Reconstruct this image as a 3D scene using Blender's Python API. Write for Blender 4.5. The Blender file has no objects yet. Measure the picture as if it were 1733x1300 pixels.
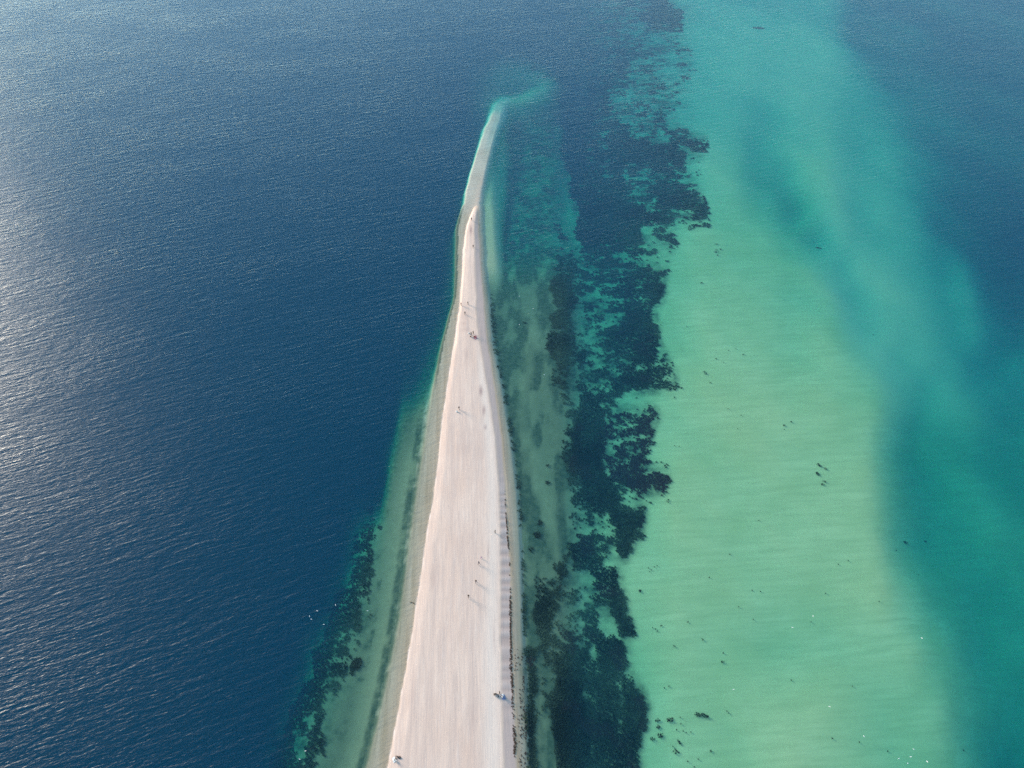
import bpy, math, random
import numpy as np
from mathutils import Vector

random.seed(7)
rng = np.random.default_rng(7)
scene = bpy.context.scene
R = math.radians

# ------------------------------------------------------------------ camera
CAM_H, PITCH, HFOV = 200.0, R(46.0), R(66.6)
cam_data = bpy.data.cameras.new("camera")
cam = bpy.data.objects.new("camera", cam_data)
scene.collection.objects.link(cam)
cam.location = (0, 0, CAM_H)
cam.rotation_euler = (math.pi / 2 - PITCH, 0, 0)
cam_data.sensor_width = 36.0
cam_data.lens = 18.0 / math.tan(HFOV / 2)
cam_data.clip_start = 1.0
cam_data.clip_end = 60000.0
scene.camera = cam

# ------------------------------------------------------------------ sky and sun
SUN_EL, SUN_AZ = R(11.0), R(-54.0)          # azimuth from +Y towards +X
world = bpy.data.worlds.new("World")
scene.world = world
world.use_nodes = True
wn, wl = world.node_tree.nodes, world.node_tree.links
bg = wn["Background"]
sky = wn.new("ShaderNodeTexSky")
sky.sky_type = 'NISHITA'
sky.sun_disc = False
sky.sun_elevation = SUN_EL
sky.sun_rotation = SUN_AZ
sky.altitude = 0.0
sky.air_density = 1.0
sky.dust_density = 0.35
sky.ozone_density = 1.5
tint = wn.new("ShaderNodeMix")             # the photograph's cool white balance, the same over the whole sky
tint.data_type, tint.blend_type = 'RGBA', 'MULTIPLY'
tint.inputs[0].default_value = 1.0
tint.inputs[7].default_value = (.88, 1.0, .99, 1)
wl.new(sky.outputs[0], tint.inputs[6])
wl.new(tint.outputs[2], bg.inputs[0])
bg.inputs[1].default_value = 0.145

sun_data = bpy.data.lights.new("sun", 'SUN')
sun_data.energy = 4.0
sun_data.angle = R(22.0)
sun_data.color = (1.0, 0.87, 0.72)
sun = bpy.data.objects.new("sun", sun_data)
scene.collection.objects.link(sun)
sdir = Vector((math.sin(SUN_AZ) * math.cos(SUN_EL), math.cos(SUN_AZ) * math.cos(SUN_EL), math.sin(SUN_EL)))
sun.rotation_euler = sdir.to_track_quat('Z', 'Y').to_euler()
sun.location = sdir * 900

scene.view_settings.view_transform = 'Standard'
scene.view_settings.look = 'None'
scene.view_settings.exposure = 1.52
scene.view_settings.gamma = 1.0
scene.render.engine = 'CYCLES'
scene.cycles.max_bounces = 3
scene.cycles.transparent_max_bounces = 12
scene.cycles.volume_bounces = 1
scene.cycles.use_denoising = False

# ------------------------------------------------------------------ chart of the bay
# All control points of coast, shoals and weed beds are kept in one survey chart (1733 x 1300 units) that
# maps to the sea level plane by a plain homography.
F_PX = 866.5 / math.tan(HFOV / 2)
CP, SP = math.cos(PITCH), math.sin(PITCH)


def at(px, py):
    u, v = (px - 866.5) / F_PX, (py - 650.0) / F_PX
    k = CAM_H / (SP + v * CP)
    return u * k, k * (CP - v * SP)


def chart(X, Y):
    Yc = np.maximum(Y, -10.0)
    z = Yc * CP + CAM_H * SP
    v = (CAM_H * CP - Yc * SP) / z
    return 866.5 + X / z * F_PX, 650.0 + v * F_PX


def _hash(ix, iy, seed):
    n = (ix.astype(np.int64) * 374761393 + iy.astype(np.int64) * 668265263 + seed * 974634599) & 0x7fffffff
    n = ((n ^ (n >> 13)) * 1274126177) & 0x7fffffff
    n = (n ^ (n >> 16)) & 0x7fffffff
    return n / float(0x7fffffff)


def vnoise(x, y, seed=0):
    ix, iy = np.floor(x), np.floor(y)
    fx, fy = x - ix, y - iy
    fx, fy = fx * fx * (3 - 2 * fx), fy * fy * (3 - 2 * fy)
    ix, iy = ix.astype(np.int64), iy.astype(np.int64)
    a, b = _hash(ix, iy, seed), _hash(ix + 1, iy, seed)
    c, d = _hash(ix, iy + 1, seed), _hash(ix + 1, iy + 1, seed)
    return (a + (b - a) * fx) * (1 - fy) + (c + (d - c) * fx) * fy


def fbm(x, y, seed=0, octaves=4, gain=0.5):
    s, amp, tot = 0.0, 1.0, 0.0
    for o in range(octaves):
        s = s + amp * vnoise(x, y, seed + 17 * o)
        tot += amp
        amp *= gain
        x, y = x * 2.03 + 11.3, y * 2.03 + 7.7
    return s / tot


def sstep(a, b, x):
    t = np.clip((x - a) / (b - a), 0, 1)
    return t * t * (3 - 2 * t)


# contours of the spit: chart row -> left margin, left waterline, right berm, right wrack line, right drop-off
SPIT = np.array([
    (340, 786, 804.0, 806, 808, 812),
    (347, 783, 802.5, 806, 809, 813),
    (360, 778, 797, 806, 809, 815),
    (388, 771, 788, 803, 809, 816),
    (400, 772, 786, 803, 809, 817),
    (430, 771, 783, 804, 812, 819),
    (480, 770, 780, 805, 815, 822),
    (500, 768, 778, 805, 817, 825),
    (530, 760, 775, 806, 819, 828),
    (580, 747, 768, 812, 824, 833),
    (650, 734, 757, 824, 835, 847),
    (700, 726, 749, 832, 842, 855),
    (750, 719, 743, 838, 848, 863),
    (830, 708, 735, 844, 854, 873),
    (900, 698, 723, 846, 858, 878),
    (950, 691, 716, 847, 862, 880),
    (1050, 677, 700, 847, 864, 883),
    (1150, 658, 684, 848, 866, 887),
    (1200, 647, 675, 849, 868, 889),
    (1300, 622, 655, 853, 873, 894),
    (1500, 570, 610, 860, 885, 912),
    (1900, 480, 530, 874, 905, 945)], float)


def spit_at(cy):
    return [np.interp(cy, SPIT[:, 0], SPIT[:, k]) for k in range(1, 6)]


# relative depth of the clean bottom along chart rows
DEPTH_ROWS = {
    0: "0:9 700:9 760:8.5 850:8.5 950:8 1050:6 1110:5.5 1140:4 1250:3.5 1350:3.8 1400:5.5 1450:7 1550:8.2 1650:9 1733:9",
    60: "0:9 720:9 780:8.4 850:8.4 950:8 1050:6 1110:4.5 1150:4 1250:3.3 1350:3.4 1400:5 1450:6.8 1550:8.2 1650:9 1733:9",
    100: "0:9 740:9 780:8 830:7.5 870:7.2 900:7.4 930:8 960:8.3 1050:6.5 1100:4.6 1150:4 1250:3.1 1350:3.1 1400:4 1450:6 1550:8 1650:9 1733:9",
    150: "0:9 770:9 800:7.5 830:6.5 860:6.8 900:7 950:8 980:8 1040:5 1100:4.2 1180:3.3 1250:3 1290:3.3 1350:2.9 1400:4 1450:5.7 1550:7.5 1650:8.7 1733:9",
    200: "0:9 780:9 812:7 850:5.2 875:6.5 900:5.6 940:5.6 960:7 1050:5.5 1150:3.5 1200:3 1250:3 1300:4 1350:2.9 1400:3.7 1450:5.3 1550:7 1650:8.5 1733:9",
    260: "0:9 760:9 790:7.5 850:4.5 872:6 905:5.0 940:5 960:6.5 1050:5 1150:3.2 1200:2.3 1250:2.8 1275:4.2 1310:3.4 1350:2.9 1400:3.2 1450:4.8 1500:5.2 1550:6.5 1650:8.2 1733:9",
    300: "0:9 740:9 775:8 846:3.6 866:6 900:4.6 940:4.6 960:6 1050:4.5 1150:3 1200:2 1250:2.4 1290:4.2 1325:4.2 1360:2.8 1400:2.9 1450:4.4 1500:4.6 1550:6 1650:8 1733:9",
    350: "0:9 735:9 770:8.2 782:3 842:3 862:5.5 890:4.4 930:4 955:5 1050:4.2 1100:3 1180:1.8 1250:1.8 1310:3 1350:5 1380:3.2 1420:2.7 1460:4.3 1500:4 1550:5.3 1600:7 1650:7.6 1733:9",
    400: "0:9 720:9 755:8 771:4 836:2.4 848:3.6 862:4.6 885:4.2 930:3.7 955:4.3 1050:3.8 1100:2.2 1180:1.4 1300:1.8 1350:2.8 1388:5 1425:3 1470:3.6 1500:4 1550:4.4 1600:6 1650:7 1733:9",
    450: "0:9 700:9 740:8.5 768:4.5 832:2.4 845:4 880:3.6 930:3.4 955:3.8 1050:3.4 1110:2 1180:1.3 1300:1.6 1370:2 1425:4.2 1460:2.8 1520:3.2 1560:4.5 1600:5.6 1640:5.5 1700:8 1733:8.6",
    500: "0:9 684:9 696:7.9 706:9 740:7.5 762:4.5 829:2.6 850:3.6 900:3.1 940:3.4 1050:3.2 1120:1.6 1200:1.1 1300:1.4 1400:2.2 1450:4 1490:2.8 1550:3.2 1600:5.2 1650:5 1700:7 1733:8",
    550: "0:9 680:9 692:7.6 702:8.8 730:6.5 752:3.6 833:2.4 860:3.2 895:2.5 940:3 1050:2.9 1120:1.4 1200:1 1300:1.2 1400:1.8 1470:3.8 1510:3 1570:3.3 1620:5.2 1660:5 1733:7",
    600: "0:9 676:9 688:7 700:8 724:5 742:3 840:2.3 870:3 893:2.1 940:2.6 1050:2.7 1140:1.3 1200:.9 1300:1 1400:1.5 1490:3 1530:4 1580:3.4 1650:5.4 1700:6.4 1733:6",
    650: "0:9 670:9 683:5.4 696:6.6 715:4.4 732:2.6 850:2.2 875:2.7 893:2 950:2.5 1050:2.4 1130:1.2 1200:.9 1300:.9 1400:1.3 1480:2.2 1530:3.6 1570:5 1610:4.2 1660:5.4 1733:6",
    700: "0:9 663:9 678:3.8 692:4.2 722:2 858:2 890:2.4 950:2.4 1050:2.2 1120:1.1 1300:.8 1400:1.1 1480:1.4 1515:2.9 1560:4.9 1600:4.4 1650:4.4 1700:5.6 1733:6",
    800: "0:9 641:9 660:3.3 685:2.4 705:1.5 872:1.8 920:2.5 960:2.2 1050:1.9 1150:.8 1400:.9 1470:.9 1503:2.2 1550:4.5 1590:4.9 1650:4.2 1733:4.8",
    900: "0:9 565:9 600:5.5 630:4.2 645:3.6 665:2.5 690:1.5 880:1.8 910:2.5 950:2.3 1000:2 1080:1.3 1150:.9 1400:.8 1485:.9 1530:3 1580:5.1 1630:4.9 1680:4.2 1733:4.4",
    1000: "0:9 530:9 570:5.5 600:4.4 640:3 665:2 685:1.2 888:1.8 950:2.2 1000:2 1060:1.3 1150:.9 1400:.9 1500:.7 1555:2.2 1600:3.8 1660:5 1733:4.8",
    1100: "0:9 485:9 525:5.6 560:4.6 600:3.4 630:2.4 660:1 890:1.8 950:2.2 1050:1.7 1150:1 1300:1.2 1480:1.1 1550:1 1615:2.6 1680:5 1733:4.8",
    1200: "0:9 445:9 490:5.6 530:4.4 570:3.4 600:2.8 640:1.3 895:1.8 950:2.2 1050:1.7 1150:1 1400:.8 1500:1.4 1600:1.5 1640:2.8 1690:4.4 1733:5.4",
    1300: "0:9 420:9 465:5.6 500:4.6 540:3.6 570:2.8 600:2 622:1 900:1.8 950:2.2 1050:1.7 1150:1.1 1350:.7 1500:1.4 1600:1.8 1650:3 1700:5 1733:6",
    1500: "0:9 400:9 440:6 500:3.5 560:1.2 912:1.8 980:2.2 1100:1.7 1200:1 1500:1.2 1650:3 1733:5",
}

# cover of the weed beds along chart rows: from-to=cover(0..10), b = brown weed
WEED_ROWS = {
    0: "850-1010=3 1010-1060=5 1060-1100=5 1100-1128=9 1130-1150=1",
    25: "850-1010=3 1010-1060=5 1060-1095=3 1095-1150=9",
    50: "850-975=3 975-1050=6 1060-1110=3 1110-1160=3",
    75: "850-1000=3 1000-1045=5 1045-1092=8 1095-1170=3",
    100: "900-1000=3 1000-1040=5 1040-1065=8 1075-1130=3 1140-1180=3",
    125: "950-1000=4 1000-1060=7 1060-1120=3 1140-1170=3",
    150: "940-1000=5 1000-1032=7 1036-1060=2 1070-1160=2",
    175: "950-1035=7 1040-1075=2 1075-1100=4 1110-1150=2",
    200: "955-1055=7 1060-1100=3 1110-1130=7 1150-1165=2",
    215: "955-1065=7 1070-1115=2 1118-1140=6 1142-1165=4",
    232: " 950-1100=7 1100-1130=2 1135-1170=9 1172-1198=6",
    245: " 950-1145=8 1150-1165=1 1165-1199=9",
    265: " 955-1160=8 1165-1190=1",
    280: " 965-1060=8 1065-1100=4 1100-1162=7 1170-1185=2",
    300: " 965-1060=8 1065-1160=5 1165-1180=3",
    325: " 970-1065=8 1065-1105=5 1108-1182=9",
    340: " 980-1095=9 1100-1110=3 1112-1192=8",
    352: " 980-1095=9 1097-1125=8 1130-1165=2 1170-1198=7",
    365: "940-955=3 980-1140=9 1140-1165=4 1170-1200=3",
    378: "945-958=4 975-1085=9 1088-1100=2 1165-1180=5 1185-1200=3",
    390: "945-960=4 978-1088=9 1108-1140=7",
    405: "945-958=4 985-1092=8 1095-1105=2 1130-1146=6",
    425: "940-957=5 958-1000=6 1000-1098=6 1100-1115=4 1125-1140=3",
    450: "937-968=7 970-1050=5 1055-1106=7 1110-1130=3",
    475: "936-972=8 975-1050=5 1055-1125=8",
    500: "936-978=8 980-1055=5 1058-1095=7 1095-1124=9",
    512: "936-976=8 985-1010=7 1010-1055=5 1060-1110=8",
    530: "930-962=7 982-1008=6 1008-1060=5 1058-1106=9",
    550: "925-967=7 968-1000=5 1000-1025=5 1025-1112=9",
    575: "924-968=8 970-1028=4 1030-1072=8 1072-1113=8",
    600: "928-972=7 974-1022=5 1024-1070=5 1072-1110=9 1112-1132=6",
    615: "935-965=6 968-1000=5 1000-1050=6 1052-1100=7 1102-1140=7",
    632: "932-962=5 970-1000=5 1005-1050=6 1052-1105=9 1105-1148=5",
    650: "930-962=5 975-1000=7 1000-1030=4 1034-1100=9 1100-1125=8 1126-1152=5",
    662: "935-960=4 980-1010=7 1010-1048=7 1050-1100=1 1130-1142=6",
    675: "950-970=3 985-1020=8 1020-1050=4 1055-1110=1",
    690: "960-980=4 982-1022=9 1022-1036=7 1040-1080=4b 1085-1112=6b",
    705: "955-975=4 975-1022=9 1022-1065=5b 1075-1115=8b",
    720: "955-972=4 972-1022=10 1022-1070=5b 1070-1100=7b 1102-1112=3b",
    740: "950-970=5 970-1020=10 1022-1060=6b 1062-1090=7b 1092-1106=5b",
    760: "950-968=6 966-1020=10 1022-1040=3b 1042-1062=7b 1065-1095=4b",
    780: "955-970=7 968-1022=10 1024-1050=7b 1050-1088=6b 1090-1095=3b",
    800: "960-985=7 985-1026=10 1028-1090=9b 1092-1132=5b",
    815: "962-985=6 985-1035=10 1040-1060=5 1060-1104=9b 1106-1134=9b",
    830: "965-985=7 985-1045=9 1050-1066=3 1066-1105=6b 1110-1125=4b",
    850: "972-1000=6 1000-1052=9 1056-1062=5 1066-1100=1",
    865: "966-985=6 985-1030=3 1035-1060=9 1062-1090=9",
    880: "965-982=5 985-1038=3 1040-1094=9",
    895: "968-985=5 990-1042=4 1043-1078=9 1080-1090=5",
    910: "968-1000=5 1000-1042=4 1046-1073=9 1075-1085=4",
    925: "960-1015=8 1015-1045=6 1047-1072=9",
    942: "945-960=4 970-1012=8 1012-1035=5 1053-1067=9",
    953: "942-960=5 972-1010=7 1010-1025=6 1058-1064=9",
    970: "938-962=6 970-995=3 1000-1040=6 1038-1052=9",
    985: "905-955=5 960-1000=3 1005-1030=6 1030-1046=9",
    1005: "905-955=7 960-1000=3 1000-1028=5 1028-1056=9",
    1025: "905-950=8 955-1000=3 1000-1028=5 1032-1061=9",
    1040: "905-942=9 945-980=2 985-1022=5 1040-1062=9",
    1055: "903-940=9 945-980=3 985-1022=5 1050-1070=9",
    1068: "904-940=8 945-985=3 985-1025=6 1052-1074=8",
    1082: "905-932=6 935-962=4 965-1000=5 1005-1030=7 1030-1062=9",
    1100: "887-900=8 905-930=5 935-985=6 980-1000=8 1010-1066=9",
    1125: "886-901=9 908-930=4 938-990=8 990-1012=7 1015-1062=9 1062-1072=4",
    1150: "887-902=9 910-930=5 936-985=9 985-1002=7 1000-1042=8 1045-1062=4 1062-1078=7",
    1175: "889-902=9 908-925=3 930-985=9 985-1012=5 1012-1052=8 1055-1090=9",
    1200: "890-902=8 912-928=5 930-992=10 992-1042=8 1042-1058=6 1060-1098=9",
    1225: "892-905=9 932-1000=10 1000-1050=9 1050-1062=5 1064-1094=9",
    1250: "893-906=9 935-1002=10 1002-1050=9 1050-1086=9",
    1275: "895-905=9 936-1002=10 1005-1030=8 1032-1082=9",
    1300: "896-908=8 938-1002=10 1002-1022=6 1025-1086=9",
    1400: "905-915=7 940-1100=9",
    1600: "920-930=6 950-1120=9",
}
LEFT_WEED_ROWS = {
    780: "0-1=0", 820: "625-652=3", 870: "615-640=3", 905: "600-640=5",
    950: "590-632=7", 1000: "560-585=8 585-625=7", 1050: "545-575=8 575-612=7",
    1100: "525-565=9 565-590=6", 1125: "520-555=8 560-582=5 588-604=9", 1160: "500-545=8 545-565=5",
    1200: "480-520=9 520-545=5", 1230: "470-510=9 518-538=8", 1265: "440-490=9 515-548=8",
    1300: "420-480=9 480-530=7", 1400: "380-500=8"}


def parse_rows(rows):
    ys = sorted(rows)
    return np.array(ys, float), [[(float(a), float(b)) for a, b in (t.split(":") for t in rows[y].split())] for y in ys]


def row_table(rows, xs):
    ys, ks = parse_rows(rows)
    return ys, np.array([np.interp(xs, [k[0] for k in r], [k[1] for k in r]) for r in ks])


def seg_table(rows, xs):
    ys = sorted(rows)
    cov, brown = [], []
    for y in ys:
        c, b = np.zeros_like(xs), np.zeros_like(xs)
        for t in rows[y].split():
            rg, v = t.split("=")
            x0, x1 = map(float, rg.split("-"))
            m = (xs >= x0) & (xs <= x1)
            c[m] = float(v.rstrip("b"))
            if v.endswith("b"):
                b[m] = 1.0
        cov.append(c)
        brown.append(b)
    return np.array(ys, float), np.array(cov), np.array(brown)


class Grid:
    """bilinear table over chart coordinates"""
    def __init__(self, xs, ys, tab, step=5.0, blur=0):
        self.x0, self.dx, self.nx = xs[0], xs[1] - xs[0], len(xs)
        yy = np.arange(ys[0], ys[-1] + step, step)
        t = np.empty((len(yy), len(xs)))
        idx = np.clip(np.searchsorted(ys, yy) - 1, 0, len(ys) - 2)
        w = np.clip((yy - ys[idx]) / (ys[idx + 1] - ys[idx]), 0, 1)[:, None]
        t = tab[idx] * (1 - w) + tab[idx + 1] * w
        for _ in range(blur):
            p = np.pad(t, 1, mode='edge')
            t = (p[1:-1, 1:-1] * 2 + p[:-2, 1:-1] + p[2:, 1:-1] + p[1:-1, :-2] + p[1:-1, 2:]) / 6.0
        self.t, self.y0, self.dy, self.ny = t, yy[0], step, len(yy)

    def __call__(self, cx, cy):
        gx = np.clip((cx - self.x0) / self.dx, 0, self.nx - 1.001)
        gy = np.clip((cy - self.y0) / self.dy, 0, self.ny - 1.001)
        ix, iy = gx.astype(int), gy.astype(int)
        fx, fy = gx - ix, gy - iy
        t = self.t
        return (t[iy, ix] * (1 - fx) + t[iy, ix + 1] * fx) * (1 - fy) + (t[iy + 1, ix] * (1 - fx) + t[iy + 1, ix + 1] * fx) * fy


XS_D = np.arange(-10, 1745, 5.0)
_ys, _tab = row_table(DEPTH_ROWS, XS_D)
DEPTH = Grid(XS_D, _ys, _tab, 5.0, blur=6)
XS_W = np.arange(840, 1215, 2.5)
_ys, _c, _b = seg_table(WEED_ROWS, XS_W)
WEED = Grid(XS_W, _ys, _c, 2.5, blur=4)
WEED_SOFT = Grid(XS_W, _ys, _c, 2.5, blur=60)
BROWN = Grid(XS_W, _ys, _b, 2.5, blur=3)
XS_L = np.arange(370, 710, 2.5)
_ys, _c, _b = seg_table(LEFT_WEED_ROWS, XS_L)
LEFT_WEED = Grid(XS_L, _ys, _c, 2.5, blur=1)


def path_dist(cx, cy, pts):
    """distance in chart units to a polyline, and the position along it (0..1)"""
    best, pos = np.full(cx.shape, 1e9), np.zeros(cx.shape)
    n = len(pts) - 1
    for i in range(n):
        (ax, ay), (bx, by) = pts[i], pts[i + 1]
        dx, dy = bx - ax, by - ay
        t = np.clip(((cx - ax) * dx + (cy - ay) * dy) / (dx * dx + dy * dy), 0, 1)
        d = np.hypot(cx - ax - t * dx, cy - ay - t * dy)
        m = d < best
        best = np.where(m, d, best)
        pos = np.where(m, (i + t) / n, pos)
    return best, pos


TAIL = [(795, 372), (797, 345), (802, 315), (810, 285), (819, 255), (828, 225), (837, 198), (848, 174), (852, 166)]
TAIL_CREST = [(806, 346), (812, 318), (819, 290), (824, 262), (833, 232), (843, 200), (851, 172)]
CURL = [(848, 174), (872, 166), (900, 156), (922, 145), (928, 134), (915, 121), (890, 113), (855, 110)]


def terrain(X, Y):
    """height of sand and bottom, plus the masks the materials use"""
    cx, cy = chart(X, Y)
    wob = (fbm(X / 14.0, Y / 14.0, 3) - 0.5)
    wob2 = (fbm(X / 3.5, Y / 3.5, 9, 3) - 0.5)
    D = DEPTH(cx + 14 * wob, cy + 10 * (fbm(X / 20.0, Y / 20.0, 5) - 0.5))
    r3 = spit_at(cy)[4]
    l0 = spit_at(cy)[0]
    olive = np.maximum(sstep(-6, 6, cx - r3) * (1 - sstep(940, 1000, cx)) * sstep(390, 500, cy), (cx < l0 + 6) * (1 - sstep(3.0, 7.0, D)) * sstep(600, 720, cy))
    D = D * (1 - .22 * sstep(430, 130, cy) * sstep(950, 1050, cx) * sstep(8, 5, D))
    D = D * (1 - .32 * sstep(1320, 1420, cx) * sstep(800, 640, cy) * sstep(7.5, 4.5, D))
    D = D * (1 - .24 * sstep(1430, 1560, cx) * sstep(420, 200, cy))
    Draw = D
    D = D * (1 - olive * np.where(cx < l0 + 6, .72, .66))
    D = D * (1 - .7 * sstep(-4, 4, cx - r3) * (1 - sstep(16, 40, cx - r3)) * sstep(190, 350, cy) * (1 - sstep(440, 500, cy)))
    depth = 0.22 + 0.55 * D + 0.055 * D * D
    bars = fbm((X + .45 * Y) / 26.0, (Y - .45 * X) / 70.0, 21, 5) - .5
    depth = depth * (1 + .55 * bars * sstep(1000, 1100, cx))
    # the drowned tail of the spit and the curl at its end
    d, pos = path_dist(cx + 5 * wob, cy, TAIL)
    half = np.interp(pos, [0, .12, .3, .6, .9, 1], [17, 18, 18, 17, 17, 18])
    k = (1 - sstep(half * np.interp(pos, [0, .5, 1], [.6, .5, .1]), half * np.interp(pos, [0, .5, 1], [1.25, 1.35, 1.7]), d)) * (1 - .5 * sstep(.75, 1.0, pos))
    depth = depth * (1 - k) + k * np.interp(pos, [0, .2, .5, .8, 1], [.10, .10, .16, .38, 1.1])
    tail = k > .35
    tk = k
    d2, pos2 = path_dist(cx + 3 * wob, cy, TAIL_CREST)
    k = np.exp(-(d2 / 5.0) ** 2) * (cy < 352) * (1 - sstep(.7, 1.0, pos2))
    depth = depth * (1 - k) + k * np.interp(pos2, [0, .15, .5, 1], [.02, .06, .2, .8])
    d3, pos3 = path_dist(cx + 10 * wob, cy + 6 * wob, CURL)
    k = np.exp(-(d3 / np.interp(pos3, [0, .4, 1], [18, 25, 34])) ** 2) * np.interp(pos3, [0, .5, 1], [.75, .8, .35])
    depth = depth * (1 - k) + k * np.minimum(depth, np.interp(pos3, [0, .3, .6, 1], [.9, 1.4, 2.2, 4.0]))
    z = -depth
    # the spit
    L0, L1, R1, R2, R3 = spit_at(cy)
    edge = 1.6 * wob2 * sstep(340, 420, cy)
    cxs = cx + edge + 3.0 * wob
    cusp_on = sstep(790, 850, cy) * (1 - sstep(1150, 1260, cy))
    cusp = np.sin(Y * 2 * math.pi / 3.0 + 16 * (fbm(Y / 9.0, Y * 0, 77) - .5)) * cusp_on * (.35 + .65 * fbm(Y / 5.0, Y * 0 + 2, 78))
    R2c = R2 + 1.2 * cusp
    mid = (L1 + R1) / 2
    zs = np.full(X.shape, -9.0)
    knots = [(L0 - 8, None), (L0, -0.17), (L1, -0.02), (L1 + 2, .05), (L1 + (R1 - L1) * .12, 0.22), (mid, 0.34), (R1, 0.36), (R2c, 0.08), ((R2c + R3) / 2, -0.08), (R3, -0.26), (R3 + 5, -0.7)]
    for (xa, za), (xb, zb) in zip(knots[1:-1], knots[2:]):
        m = (cxs >= xa) & (cxs < xb)
        t = (cxs - xa) / np.maximum(xb - xa, 1e-3)
        zs = np.where(m, za + (zb - za) * t, zs)
    on = (cy > 344) & (zs > -5)
    tip = sstep(344, 360, cy)
    zs = np.where(on, zs * tip + (1 - tip) * np.minimum(zs, -0.05), zs)
    z = np.where(on, np.maximum(zs, z), z)
    # soft left foot of the beach
    foot = (cxs > L0 - 8) & (cxs <= L0) & (cy > 344)
    t = (L0 - cxs) / 8.0
    z = np.where(foot, np.maximum(z, -0.17 * (1 - t) + np.minimum(z, -0.17) * t), z)
    inside = on | foot | tail
    # masks
    dry = sstep(L1 - 1, L1 + 2.5, cxs) * (1 - sstep(R1 - 1.5, R1 + 2.0, cxs)) * sstep(344, 358, cy)
    face = sstep(R1 - 1, R1 + 1.5, cxs) * (1 - sstep(R2c - 1, R2c + 2, cxs)) * sstep(346, 380, cy)
    pale = np.exp(-((cxs - (R1 - (R1 - L1) * .10)) / np.maximum((R1 - L1) * .09, 1.5)) ** 2) * sstep(560, 640, cy)
    line = np.exp(-((cxs - L1 - 1.0) / .8) ** 2) * sstep(350, 380, cy)
    damp = 0.0
    for (px, py, rx, ry, s) in [(814, 664, 3.2, 8, .9), (819, 697, 2.6, 8, .9), (821.5, 725, 2, 4.5, .7), (797, 389, 1.9, 6.5, 1.1), (786, 548, 5, 4, .35),
                                (788, 558, 6, 4, .3), (804, 573, 4, 5, .4), (826, 935, 1.4, 12, .5), (788, 536, 4, 14, .25), (790, 600, 5, 10, .18), (785, 760, 14, 14, .15),
                                (733, 975, 4, 22, .25), (800, 1220, 3, 25, .3), (700, 1200, 5, 60, .15), (836, 1080, 2, 22, .3)]:
        damp = np.maximum(damp, s * np.exp(-((cx - px) / rx) ** 2 - ((cy - py) / ry) ** 2))
    z = z + 0.05 * cusp * face
    z = z + 0.03 * (fbm(X / 1.6, Y / 5.0, 31, 3) - .5) * dry
    milky = np.exp(-(d3 / 24.0) ** 2)
    milky = np.maximum(milky, sstep(-4, 4, cx - spit_at(cy)[4]) * (1 - sstep(18, 30, cx - spit_at(cy)[4] - 8)) * sstep(180, 230, cy) * (1 - sstep(440, 500, cy)))
    return dict(z=z, milky=milky, tail=tk * sstep(372, 340, cy), Draw=Draw, olive=olive, cx=cx, cy=cy, D=D, inside=inside, dry=dry, face=face, pale=pale, line=line, damp=np.clip(damp, 0, 1), cusp=(cusp * face) * .5 + .5,
                across=(cxs - L1) / np.maximum(R1 - L1, 2.0))


# ------------------------------------------------------------------ material helpers
def new_mat(name):
    m = bpy.data.materials.new(name)
    m.use_nodes = True
    nt = m.node_tree
    nt.nodes.clear()
    return m, nt.nodes, nt.links


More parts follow.
